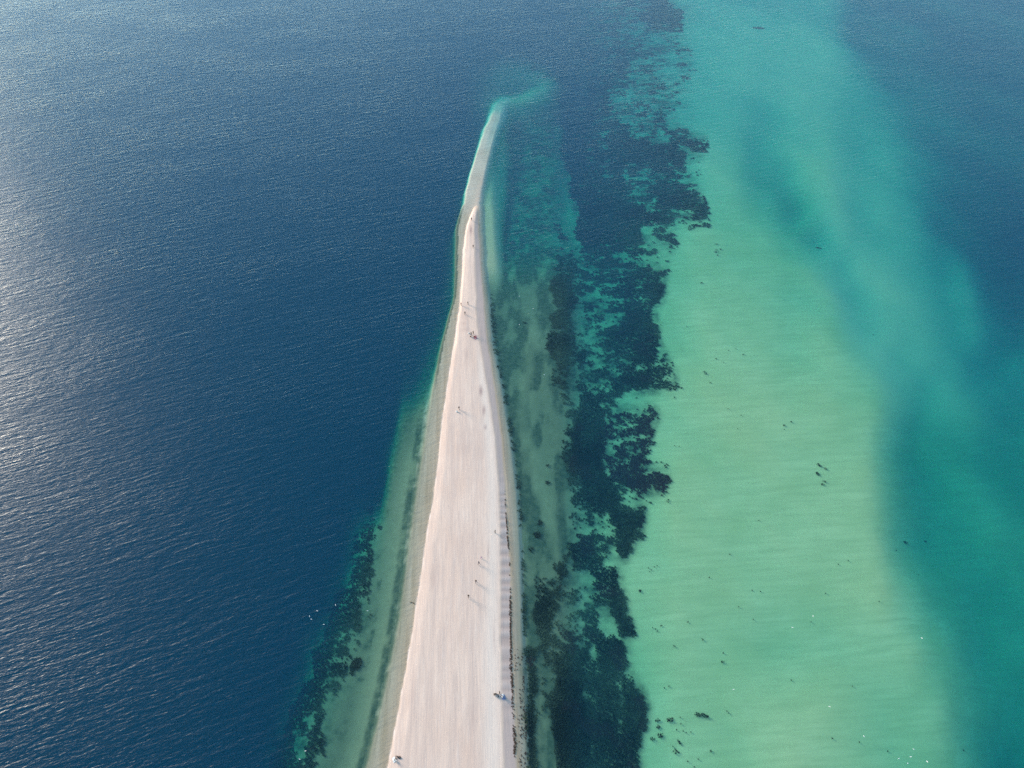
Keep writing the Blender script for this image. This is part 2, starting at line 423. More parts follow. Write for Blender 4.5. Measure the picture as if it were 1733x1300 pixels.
class NT:
    def __init__(self, name):
        self.m, self.n, self.l = new_mat(name)
        self.out = self.n.new("ShaderNodeOutputMaterial")

    def attr(self, name):
        a = self.n.new("ShaderNodeAttribute")
        a.attribute_name = name
        return a.outputs["Fac"]

    def link(self, a, b):
        self.l.new(a, b)

    def val(self, sock, v):
        if hasattr(v, "is_linked") or hasattr(v, "node"):
            self.l.new(v, sock)
        else:
            sock.default_value = v

    def math(self, op, a, b=0.0, c=0.0, clamp=False):
        m = self.n.new("ShaderNodeMath")
        m.operation = op
        m.use_clamp = clamp
        for s, v in zip(m.inputs, (a, b, c)):
            self.val(s, v)
        return m.outputs[0]

    def mix(self, fac, a, b, blend='MIX'):
        m = self.n.new("ShaderNodeMix")
        m.data_type = 'RGBA'
        m.blend_type = blend
        self.val(m.inputs[0], fac)
        self.val(m.inputs[6], a)
        self.val(m.inputs[7], b)
        return m.outputs[2]

    def noise(self, vec, scale=1.0, detail=3.0, rough=0.55, dist=0.0, dims='3D'):
        t = self.n.new("ShaderNodeTexNoise")
        t.noise_dimensions = dims
        if vec is not None:
            self.l.new(vec, t.inputs["Vector"])
        t.inputs["Scale"].default_value = scale
        t.inputs["Detail"].default_value = detail
        t.inputs["Roughness"].default_value = rough
        t.inputs["Distortion"].default_value = dist
        return t.outputs["Fac"]

    def ramp(self, fac, lo, hi, a=0.0, b=1.0):
        m = self.n.new("ShaderNodeMapRange")
        m.inputs["From Min"].default_value = lo
        m.inputs["From Max"].default_value = hi
        m.inputs["To Min"].default_value = a
        m.inputs["To Max"].default_value = b
        self.l.new(fac, m.inputs["Value"])
        return m.outputs[0]

    def pos(self, scale=(1, 1, 1), rot=0.0):
        g = self.n.new("ShaderNodeNewGeometry")
        m = self.n.new("ShaderNodeMapping")
        m.vector_type = 'TEXTURE'
        m.inputs["Rotation"].default_value = (0, 0, rot)
        m.inputs["Scale"].default_value = scale
        self.l.new(g.outputs["Position"], m.inputs["Vector"])
        return m.outputs[0]

    def bsdf(self, color, rough=0.9, spec=0.2, normal=None):
        b = self.n.new("ShaderNodeBsdfPrincipled")
        self.val(b.inputs["Base Color"], color)
        self.val(b.inputs["Roughness"], rough)
        b.inputs["Specular IOR Level"].default_value = spec
        if normal is not None:
            self.l.new(normal, b.inputs["Normal"])
        self.l.new(b.outputs[0], self.out.inputs["Surface"])
        return b

    def bump(self, h, strength=0.5, distance=0.1):
        b = self.n.new("ShaderNodeBump")
        self.val(b.inputs["Strength"], strength)
        b.inputs["Distance"].default_value = distance
        self.l.new(h, b.inputs["Height"])
        return b.outputs[0]


def simple_mat(name, col, rough=0.8, spec=0.3, vary=0.12, scale=9.0):
    t = NT(name)
    tc = t.n.new("ShaderNodeTexCoord")
    nz = t.noise(tc.outputs["Object"], scale, 3)
    dark = tuple(c * (1 - vary * 1.6) for c in col) + (1,)
    light = tuple(min(1, c * (1 + vary)) for c in col) + (1,)
    t.bsdf(t.mix(t.ramp(nz, .3, .7), dark, light), rough, spec)
    return t.m


# ------------------------------------------------------------------ materials of the setting
def sand_material():
    t = NT("beach_sand")
    dry, face, pale, line, damp, cusp = (t.attr(k) for k in ("dry", "face", "pale", "line", "damp", "cusp"))
    streak = t.noise(t.pos((1.3, 26, 1), R(3)), 1.0, 4, .6)
    streak2 = t.noise(t.pos((0.5, 7, 1), R(3)), 1.0, 3, .6)
    blot = t.noise(t.pos((9, 14, 1)), 1.0, 4, .55)
    grain = t.noise(t.pos((.35, .35, .35)), 1.0, 4, .7)
    wet = t.mix(t.ramp(streak, .3, .7), (.40, .295, .195, 1), (.52, .40, .29, 1))
    wet = t.mix(t.math('MULTIPLY', t.attr('film'), .9), wet, (.075, .10, .06, 1))
    dryc = t.mix(t.ramp(blot, .3, .7), (.64, .46, .37, 1), (.71, .54, .445, 1))
    dryc = t.mix(t.math('MULTIPLY', t.ramp(streak, .42, .66), .7), dryc, (.545, .41, .35, 1))
    dryc = t.mix(t.math('MULTIPLY', t.ramp(streak2, .5, .75), .35), dryc, (.72, .60, .53, 1))
    dryc = t.mix(t.math('MULTIPLY', pale, .75), dryc, (.69, .585, .51, 1))
    dryc = t.mix(t.math('MULTIPLY', t.ramp(grain, .35, .75), .22), dryc, (.52, .41, .36, 1))
    wet = t.mix(t.attr('tail'), wet, t.mix(t.ramp(blot, .3, .7), (.54, .40, .30, 1), (.68, .52, .40, 1)))
    trod = t.noise(t.pos((.55, .9, 1), R(20)), 1.0, 2, .6)
    trail = t.noise(t.pos((.38, 19, 1), R(5)), 1.0, 3, .6, .5)
    dryc = t.mix(t.math('MULTIPLY', t.ramp(trod, .55, .75), .28), dryc, (.47, .355, .30, 1))
    dryc = t.mix(t.math('MULTIPLY', t.ramp(trail, .58, .72), .4), dryc, (.50, .385, .33, 1))
    facec = t.mix(cusp, (.47, .335, .285, 1), (.62, .48, .42, 1))
    facec = t.mix(t.math('MULTIPLY', t.ramp(streak2, .4, .7), .5), facec, (.48, .35, .30, 1))
    c = t.mix(face, wet, facec)
    c = t.mix(dry, c, dryc)
    c = t.mix(t.math('MULTIPLY', line, t.ramp(streak2, .25, .6)), c, (.74, .60, .53, 1))
    brk = t.math('MULTIPLY', damp, t.ramp(streak2, .2, .6, .55, 1.0))
    c = t.mix(brk, c, (.30, .205, .195, 1))
    h = t.math('ADD', t.math('MULTIPLY', grain, .5), streak2)
    t.bsdf(c, .92, .15, t.bump(h, .5, .05))
    return t.m


def seabed_material():
    t = NT("seabed_sand")
    film, deep = t.attr("film"), t.attr("deep")
    big = t.noise(t.pos((26, 18, 1), R(25)), 1.0, 5, .65)
    fine = t.noise(t.pos((1.6, 1.6, 1)), 1.0, 4, .65)
    rip = t.noise(t.pos((14, 1.5, 1), R(4)), 1.0, 3, .6)
    sand = t.mix(t.ramp(big, .3, .7), (.58, .53, .25, 1), (.75, .63, .33, 1))
    sand = t.mix(t.math('MULTIPLY', t.ramp(rip, .40, .68), .6), sand, (.52, .48, .235, 1))
    sand = t.mix(t.attr("olive"), sand, t.mix(t.ramp(fine, .3, .7), (.28, .26, .15, 1), (.38, .345, .20, 1)))
    fm = t.math('MULTIPLY', film, t.ramp(fine, .2, .7, .6, 1.15), clamp=True)
    sand = t.mix(t.attr('bleach'), sand, (.70, .56, .35, 1))
    sand = t.mix(t.attr('milky'), sand, (.60, .45, .27, 1))
    c = t.mix(fm, sand, (.075, .10, .065, 1))
    c = t.mix(t.math('MULTIPLY', t.attr('mat'), t.ramp(fine, .25, .6, .7, 1.0)), c, (.02, .03, .022, 1))
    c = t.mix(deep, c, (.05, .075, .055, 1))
    t.bsdf(c, 1.0, 0.0)
    return t.m


ABSORB = (.30, .066, .058)      # per metre
SCATTER = (.001, .013, .028)


def water_material():
    t = NT("sea_water")
    chop = t.attr("chop")
    w1 = t.noise(t.pos((9.5, 1.9, 1), R(21)), 1.0, 2, .5, .6)
    w2 = t.noise(t.pos((3.2, .85, 1), R(14)), 1.0, 2, .55, .4)
    w3 = t.noise(t.pos((1.3, .42, 1), R(33)), 1.0, 2, .55)
    w4 = t.noise(t.pos((60, 30, 1), R(15)), 1.0, 3, .5)
    gust = t.ramp(w4, .3, .7, .65, 1.2)
    h = t.math('ADD', t.math('MULTIPLY', w1, .23), t.math('ADD', t.math('MULTIPLY', w2, .14), t.math('MULTIPLY', w3, .06)))
    h = t.math('MULTIPLY', h, t.math('MULTIPLY', chop, gust))
    nrm = t.bump(h, 1.0, 1.0)
    fr = t.n.new("ShaderNodeFresnel")
    geo = t.n.new("ShaderNodeNewGeometry")       # straight-through light meets the same reflectance from either side
    t.link(t.ramp(geo.outputs["Backfacing"], 0, 1, 1.33, 1 / 1.33), fr.inputs["IOR"])
    t.link(nrm, fr.inputs["Normal"])
    gl = t.n.new("ShaderNodeBsdfGlossy")
    gl.distribution = 'BECKMANN'
    gl.inputs["Color"].default_value = (1, 1, 1, 1)
    gl.inputs["Roughness"].default_value = 0.40
    t.link(nrm, gl.inputs["Normal"])
    tr = t.n.new("ShaderNodeBsdfTransparent")
    mx = t.n.new("ShaderNodeMixShader")
    t.link(fr.outputs[0], mx.inputs[0])
    t.link(tr.outputs[0], mx.inputs[1])
    t.link(gl.outputs[0], mx.inputs[2])
    t.link(mx.outputs[0], t.out.inputs["Surface"])
    va = t.n.new("ShaderNodeVolumeAbsorption")
    da = max(ABSORB) * 1.0001
    va.inputs["Density"].default_value = da
    va.inputs["Color"].default_value = tuple(1 - a / da for a in ABSORB) + (1,)
    vs = t.n.new("ShaderNodeVolumeScatter")
    ds = max(SCATTER)
    vs.inputs["Density"].default_value = ds
    vs.inputs["Color"].default_value = tuple(s / ds for s in SCATTER) + (1,)
    vs.inputs["Anisotropy"].default_value = 0.0
    ad = t.n.new("ShaderNodeAddShader")
    t.link(va.outputs[0], ad.inputs[0])
    t.link(vs.outputs[0], ad.inputs[1])
    t.link(ad.outputs[0], t.out.inputs["Volume"])
    t.m.volume_intersection_method = 'FAST' if hasattr(t.m, "volume_intersection_method") else None
    return t.m


# ------------------------------------------------------------------ mesh helpers
def link_obj(name, me, mat=None, parent=None):
    o = bpy.data.objects.new(name, me)
    scene.collection.objects.link(o)
    if mat is not None:
        me.materials.append(mat)
    if parent is not None:
        o.parent = parent
    return o


def mesh_from(name, verts, faces, smooth=True, n=4):
    me = bpy.data.meshes.new(name)
    verts, faces = np.asarray(verts, np.float32), np.asarray(faces, np.int32)
    me.vertices.add(len(verts))
    me.vertices.foreach_set("co", verts.ravel())
    me.loops.add(faces.size)
    me.loops.foreach_set("vertex_index", faces.ravel())
    me.polygons.add(len(faces))
    me.polygons.foreach_set("loop_start", np.arange(0, faces.size, faces.shape[1], dtype=np.int32))
    me.polygons.foreach_set("loop_total", np.full(len(faces), faces.shape[1], np.int32))
    me.polygons.foreach_set("use_smooth", np.full(len(faces), smooth))
    me.update(calc_edges=True)
    return me


def set_attr(me, name, values):
    a = me.attributes.new(name, 'FLOAT', 'POINT')
    a.data.foreach_set("value", np.asarray(values, np.float32).ravel())


def axis(*parts):
    out = []
    for a, b, s in parts:
        out.append(np.arange(a, b, s))
    out.append(np.array([parts[-1][1]]))
    return np.concatenate(out)


def grow(start, end, step, f=1.35):
    v, out = start, []
    while abs(v) < abs(end):
        out.append(v)
        v += step * (1 if end > start else -1)
        step *= f
    out.append(end)
    return np.array(out)


FAR = 14000.0
gx = np.concatenate([grow(-420, -FAR, 12)[::-1], axis((-414, -80, 6), (-80, -44, 1.0), (-44, 14, .42), (14, 70, 1.0), (70, 420, 3.0))[0:], grow(426, FAR, 12)])
gy = np.concatenate([grow(40, -FAR, 8)[::-1], axis((41, 430, .75), (430, 600, 1.5)), grow(602, FAR, 8)])
gx, gy = np.unique(gx), np.unique(gy)
GX, GY = np.meshgrid(gx, gy)
T = terrain(GX, GY)
nx, ny = len(gx), len(gy)
idx = np.arange(nx * ny).reshape(ny, nx)
quads = np.stack([idx[:-1, :-1], idx[:-1, 1:], idx[1:, 1:], idx[1:, :-1]], -1).reshape(-1, 4)
ins = T["inside"].ravel()
is_spit = ins[quads].any(1)
P = np.stack([GX.ravel(), GY.ravel(), T["z"].ravel()], -1)


def sub_mesh(name, faces, attrs):
    used = np.unique(faces)
    remap = np.zeros(len(P), np.int32)
    remap[used] = np.arange(len(used))
    me = mesh_from(name, P[used], remap[faces])
    for k, v in attrs.items():
        set_attr(me, k, v.ravel()[used])
    return me


cx, cy = T["cx"], T["cy"]
# thin algal film on the bottom
patch = fbm(GX / 4.0, GY / 13.0, 51, 5)
_, _, _, _, R3g = spit_at(cy)
film = 0.9 * sstep(0, 10, cx - R3g) * (1 - sstep(950, 1010, cx)) * sstep(300, 480, cy)
film *= 0.55 + 0.9 * sstep(.35, .7, patch)
lane = np.exp(-((cx - np.interp(cy, [520, 600, 700, 800, 900], [905, 898, 884, 905, 935])) / 16.0) ** 2) * sstep(500, 580, cy) * (1 - sstep(880, 960, cy))
film *= 1 - .6 * lane
film = np.maximum(film, .55 * WEED(cx, cy) / 10.0 * sstep(.3, .6, patch) * (cx > 860) * (cx < 1150))
L0g, L1g = spit_at(cy)[:2]
shelf = sstep(480, 640, cy) * (cx < L0g + 4)
film = np.maximum(film, shelf * np.exp(-((cx - L0g + 11) / 10.0) ** 4) * sstep(560, 700, cy) * (.25 + .75 * sstep(.30, .62, .5 * patch + .5 * fbm(GX / 1.3, GY / 1.3, 59, 3))))
film = np.maximum(film, shelf * .45 * (1 - sstep(-95, -60, cx - L0g)) * sstep(700, 900, cy))
fine_p = fbm(GX / 2.2, GY / 2.2, 57, 3)
mot = sstep(.30, .72, .55 * fbm(GX / 9.0, GY / 6.0, 58, 4) + .45 * fine_p)
film = np.maximum(film, (.45 + .55 * mot) * .95 * sstep(848, 866, cx) * (1 - sstep(935, 975, cx)) * sstep(120, 180, cy) * (1 - sstep(430, 520, cy)))
film = np.maximum(film, mot * .9 * sstep(980, 1010, cx) * (1 - sstep(1120, 1190, cx)) * (1 - sstep(200, 300, cy)))
belt = np.where((cx > 850) & (cx < 1195) & (cy < 1700), sstep(.08, .4, WEED_SOFT(cx, cy) / 10.0), 0)
film = np.maximum(film, belt * (.18 + .62 * mot))
film = np.maximum(film, (cx < L0g - 40) * sstep(820, 950, cy) * mot * .9)
film = np.maximum(film, shelf * (.18 + .45 * sstep(22, 60, L0g - cx)) * sstep(600, 700, cy))
film = film * (.8 + .55 * fine_p)
film = np.maximum(film, np.exp(-((cx - np.interp(cy, [180, 300, 430], [882, 868, 850])) / 11.0) ** 2) * sstep(190, 260, cy) * (1 - sstep(400, 450, cy)) * .9)
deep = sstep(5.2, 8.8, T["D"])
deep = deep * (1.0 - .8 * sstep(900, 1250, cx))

sand = sand_material()
spit_me = sub_mesh("sand_spit", quads[is_spit], {k: T[k] for k in ("dry", "face", "pale", "line", "damp", "cusp", "tail")})
spit = link_obj("sand_spit", spit_me, sand)
film = np.where((cx < L0g + 4), np.maximum(film, np.maximum(.95 * sstep(200, 300, cy) * (1 - sstep(600, 700, cy)), np.where(cy < 900, sstep(1.6, 4.2, T['Draw']), sstep(3.6, 6.2, T['Draw'])) * (1 - sstep(860, 930, cy)) + sstep(3.6, 6.2, T['Draw']) * sstep(860, 930, cy))), film)
film = np.where((cx > R3g - 2) & (cx < R3g + 30), film * np.maximum(sstep(430, 520, cy), sstep(18, 30, cx - R3g)), film)
xt = np.interp(cy, [p[1] for p in TAIL[::-1]], [p[0] for p in TAIL[::-1]])
film = np.maximum(film, .95 * (1 - sstep(-17, -13, cx - xt)) * (cx > xt - 60) * sstep(150, 190, cy) * (1 - sstep(340, 372, cy)))
film = film * (1 - .9 * T["milky"])
deep = deep * (1 - .9 * T["milky"])
wx_, wy_ = chart(GX, GY)
mat_ = np.where((wx_ > 845) & (wx_ < 1205) & (wy_ < 1700), sstep(.72, 1.0, WEED(wx_ + 6 * (patch - .5), wy_) / 10.0), 0) * sstep(.2, .45, patch)
bleach = np.maximum(sstep(430, 130, cy) * sstep(950, 1050, cx), sstep(1330, 1430, cx) * sstep(780, 620, cy) * .9 * sstep(1.2, 2.2, T['D']))
set_attr(spit_me, "film", np.clip(film, 0, 1).ravel()[np.unique(quads[is_spit])])
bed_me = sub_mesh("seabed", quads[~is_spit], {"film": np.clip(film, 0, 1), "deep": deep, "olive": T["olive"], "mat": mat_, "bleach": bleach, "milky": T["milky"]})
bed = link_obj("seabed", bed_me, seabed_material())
spit["kind"] = "structure"
bed["kind"] = "structure"

# sea: closed body of water, waves on its top sheet, bottom below the deepest bed
sx = np.unique(np.concatenate([grow(-420, -FAR + 50, 40)[::-1], np.arange(-420, 421, 10.0), grow(420, FAR - 50, 40)]))
sy = np.unique(np.concatenate([grow(40, -FAR + 50, 30)[::-1], np.arange(40, 620, 10.0), grow(620, FAR - 50, 40)]))
SX, SY = np.meshgrid(sx, sy)
scx, scy = chart(SX, SY)
m, n = len(sy), len(sx)
lee = sstep(700, 1000, scx + (scy - 650) * .15)
chop = 1.0 - lee * np.interp(scy, [0, 250, 500, 750, 1000], [.0, .08, .24, .50, .64])
top = np.stack([SX.ravel(), SY.ravel(), np.zeros(m * n)], -1)
bot = top.copy()
bot[:, 2] = -24.0
si = np.arange(m * n).reshape(m, n)
tq = np.stack([si[:-1, :-1], si[:-1, 1:], si[1:, 1:], si[1:, :-1]], -1).reshape(-1, 4)
ring = np.concatenate([si[0, :], si[1:, -1], si[-1, -2::-1], si[-2:0:-1, 0]])
sq = np.stack([ring, ring + m * n, np.roll(ring, -1) + m * n, np.roll(ring, -1)], -1)
sea_me = mesh_from("sea", np.concatenate([top, bot]), np.concatenate([tq, tq[:, ::-1] + m * n, sq]), smooth=False)
set_attr(sea_me, "chop", np.concatenate([chop.ravel(), chop.ravel()]))
sea = link_obj("sea", sea_me, water_material())
sea["kind"] = "structure"


# ------------------------------------------------------------------ weed beds
def weed_material():
    t = NT("seagrass")
    tone, brown = t.attr("tone"), t.attr("brown")
    c = t.mix(tone, (.012, .022, .016, 1), (.075, .10, .062, 1))
    c = t.mix(brown, c, (.055, .032, .034, 1))
    t.bsdf(c, 1.0, 0.0)
    return t.m


WEED_MAT = weed_material()


def blades(X, Y, Z, rad, high, nb=7, flat=1.0):
    """star tufts of nb upright-leaning leaves; returns verts and tris"""
    k = len(X)
    ang = rng.random((k, 1)) * 2 * math.pi + np.arange(nb)[None] * 2 * math.pi / nb + rng.normal(0, .25, (k, nb))
    r = rad[:, None] * rng.uniform(.55, 1.25, (k, nb))
    w = rad[:, None] * rng.uniform(.28, .5, (k, nb))
    h = high[:, None] * rng.uniform(.4, 1.0, (k, nb))
    ca, sa = np.cos(ang), np.sin(ang)
    V = np.empty((k, nb, 3, 3))
    V[:, :, 0, 0] = X[:, None] - sa * w - ca * r * .15
    V[:, :, 0, 1] = (Y[:, None] + ca * w - sa * r * .15)
    V[:, :, 1, 0] = X[:, None] + sa * w - ca * r * .15
    V[:, :, 1, 1] = (Y[:, None] - ca * w - sa * r * .15)
    V[:, :, 2, 0] = X[:, None] + ca * r
    V[:, :, 2, 1] = Y[:, None] + sa * r * flat
    V[:, :, :2, 2] = (Z + .04)[:, None, None] + (h * .35)[:, :, None]
    V[:, :, 2, 2] = Z[:, None] + .03 + h
    F = np.arange(k * nb * 3).reshape(-1, 3)
    return V.reshape(-1, 3), F


def scatter_bed(name, label, x_rng, y_rng, cover_fn, step_k, brown_fn=None, seed=1, high=.32, keep=None):
    pts = []
    y = y_rng[0]
    while y < y_rng[1]:
        zc = y * CP + CAM_H * SP
        st = step_k * zc
        lo, hi = x_rng(y)
        xs = np.arange(lo, hi, st)
        pts.append(np.stack([xs, np.full(len(xs), y), np.full(len(xs), st)], -1))
        y += st
    p = np.concatenate(pts)
    p[:, :2] += rng.uniform(-.6, .6, (len(p), 2)) * p[:, 2:3]
    X, Y, S = p.T
    c = cover_fn(X, Y)
    far = sstep(640, 520, chart(X, Y)[1])
    n1 = fbm(X / (3.2 + 3.5 * far), Y / (2.6 + 1.0 * far), seed + 1, 4, .6)
    n2 = vnoise(X / (1.1 + 1.2 * far), Y / 1.1, seed + 2)
    n3 = fbm(X / (1.6 + 1.5 * far), Y / 1.5, seed + 3, 3, .6)
    n = np.clip((n1 - .5) / .36 + .5, 0.02, .98) * .50 + np.clip((n3 - .5) / .45 + .5, 0, 1) * .33 + n2 * .17
    ok = rng.random(len(X)) < sstep(.24, -.18, n - c * .98) * sstep(.03, .15, c)
    X, Y, S, c = X[ok], Y[ok], S[ok], c[ok]
    tz = terrain(X, Y)
    V, F = blades(X, Y, tz["z"], S * rng.uniform(.8, 1.25, len(X)), np.full(len(X), high))
    me = mesh_from(name, V, F, smooth=False, n=3)
    tone = np.clip(fbm(X / 9, Y / 9, seed + 5) * 1.4 - .55 + (1 - c) * .75 + rng.normal(0, .2, len(X)), 0, 1)
    br = brown_fn(X, Y) if brown_fn else np.zeros(len(X))
    set_attr(me, "tone", np.repeat(tone, 21))
    set_attr(me, "brown", np.repeat(br, 21))
    o = link_obj(name, me, WEED_MAT)
    o["kind"] = "stuff"
    o["label"] = label
    o["category"] = "seagrass"
    return o, len(X)


def warp(X, Y, a=6.0):
    ccx, ccy = chart(X, Y)
    zc = np.maximum(Y, -10) * CP + CAM_H * SP
    k = np.maximum(190.0 / zc, .75)
    bx = 16 * (fbm(X / 28, Y / 28, 72, 3) - .5)
    by = 22 * (fbm(X / 28, Y / 28, 73, 3) - .5)
    return ccx + bx * .6 + a * k * 2 * (fbm(X / 5, Y / 5, 71, 3) - .5) * 1.6, ccy + by + a * k * 2 * (fbm(X / 5, Y / 5, 83, 3) - .5) * 1.6


def cover_right(X, Y):
    wx, wy = warp(X, Y)
    c = (WEED(wx, wy) / 10.0) ** 1.12
    c = np.where((wx < 842) | (wx > 1210), 0, c)
    ccx, ccy = chart(X, Y)
    r3 = spit_at(ccy)[4]
    edge = np.exp(-((ccx - r3 - 5) / 3.5) ** 2) * sstep(470, 520, ccy) * (1 - sstep(1100, 1140, ccy))
    return np.maximum(c, edge * .46)


def cover_left(X, Y):
    wx, wy = warp(X, Y, 9.0)
    c = LEFT_WEED(wx, wy) / 10.0
    return np.where((wx < 375) | (wx > 705) | (wy < 785), 0, c)


o1, n1 = scatter_bed("seagrass_bed", "dark seagrass bed between the sand spit and the pale green shallows", lambda y: (max(-8, -.035 * y - 2), min(36 + .19 * y, 128)), (52, 600),
                     cover_right, .00185, lambda X, Y: np.clip(BROWN(*warp(X, Y)) * 1.0 + .55 * sstep(.62, .75, fbm(X / 7, Y / 7, 91)), 0, 1), 101)
o2, n2 = scatter_bed("seagrass_bed", "patchy seagrass on the shelf left of the sand spit", lambda y: (-78, -14), (50, 190), cover_left, .0019, None, 201)
print("tufts", n1, n2)

# wrack: dry weed litter along the right beach
def wrack():
    Y = rng.uniform(60, 215, 5200)
    _, yy = chart(np.zeros_like(Y), Y)
    L0, L1, R1, R2, R3 = spit_at(yy)
    kind = rng.random(len(Y))
    cxp = np.where(kind < .5, R2 + rng.normal(0, .3 + 1.2 * vnoise(Y / 7, Y * 0, 6) ** 2, len(Y)) + 3.0 * (fbm(Y / 6, Y * 0, 5) - .5), np.where(kind < .8, R2 + (R3 - R2) * rng.uniform(.25, .98, len(Y)), R3 - rng.exponential(2.2, len(Y))))
    pr = np.where(kind < .5, sstep(820, 930, yy) * sstep(.38, .62, fbm(Y / 5, Y * 0 + 3, 8)), sstep(1080, 1180, yy) * (fbm(Y / 3, cxp / 3, 15) > .52))
    ok = rng.random(len(Y)) < pr
    cxp, yy = cxp[ok], yy[ok]
    X, Y = at(cxp, yy)
    z = np.maximum(terrain(X, Y)["z"], -.3)
    V, F = blades(X, Y, z, rng.uniform(.10, .34, len(X)), np.full(len(X), .05), 5)
    me = mesh_from("wrack", V, F, False)
    o = link_obj("wrack", me, simple_mat("dry_wrack", (.075, .052, .04), 1.0, 0.0, .3))
    o["kind"] = "stuff"
    o["label"] = "brown wrack of washed-up weed along the right beach"
    o["category"] = "seaweed"


wrack()

# ------------------------------------------------------------------ single weed clumps on the pale bottom
def tag(o, label, cat, group=None):
    o["label"], o["category"] = label, cat
    if group:
        o["group"] = group
    return o


def weed_clump(px, py, rx, ry, rot, label, group=None, n=None, brown=0.0, tone=.3):
    """a bunch of leaves rooted in one spot; rx, ry in metres"""
    x0, y0 = at(px, py)
    n = n or max(8, int(26 * rx * ry) + 6)
    n = min(n, 90)
    a = rng.random(n) * 2 * math.pi
    q = np.sqrt(rng.random(n)) * rng.uniform(.7, .95, n)
    lx, ly = q * np.cos(a) * rx, q * np.sin(a) * ry
    c, s_ = math.cos(rot), math.sin(rot)
    X, Y = lx * c - ly * s_, lx * s_ + ly * c
    zb = float(terrain(np.array([x0]), np.array([y0]))["z"][0])
    rx, ry = rx * .85, ry * .85
    size = min(max(.13, .36 * math.sqrt(rx * ry)), .5)
    V, F = blades(X, Y, np.zeros(n) + .02, rng.uniform(.7, 1.3, n) * size, rng.uniform(.5, 1, n) * min(.5, .3 + .2 * rx))
    me = mesh_from("weed_clump", V, F, False)
    set_attr(me, "tone", np.repeat(np.clip(rng.normal(tone, .2, n), 0, 1), 21))
    set_attr(me, "brown", np.repeat(np.clip(rng.normal(brown, .1, n), 0, 1), 21))
    o = link_obj("weed_clump", me, WEED_MAT)
    o.location = (x0, y0, zb)
    return tag(o, label, "seaweed", group)


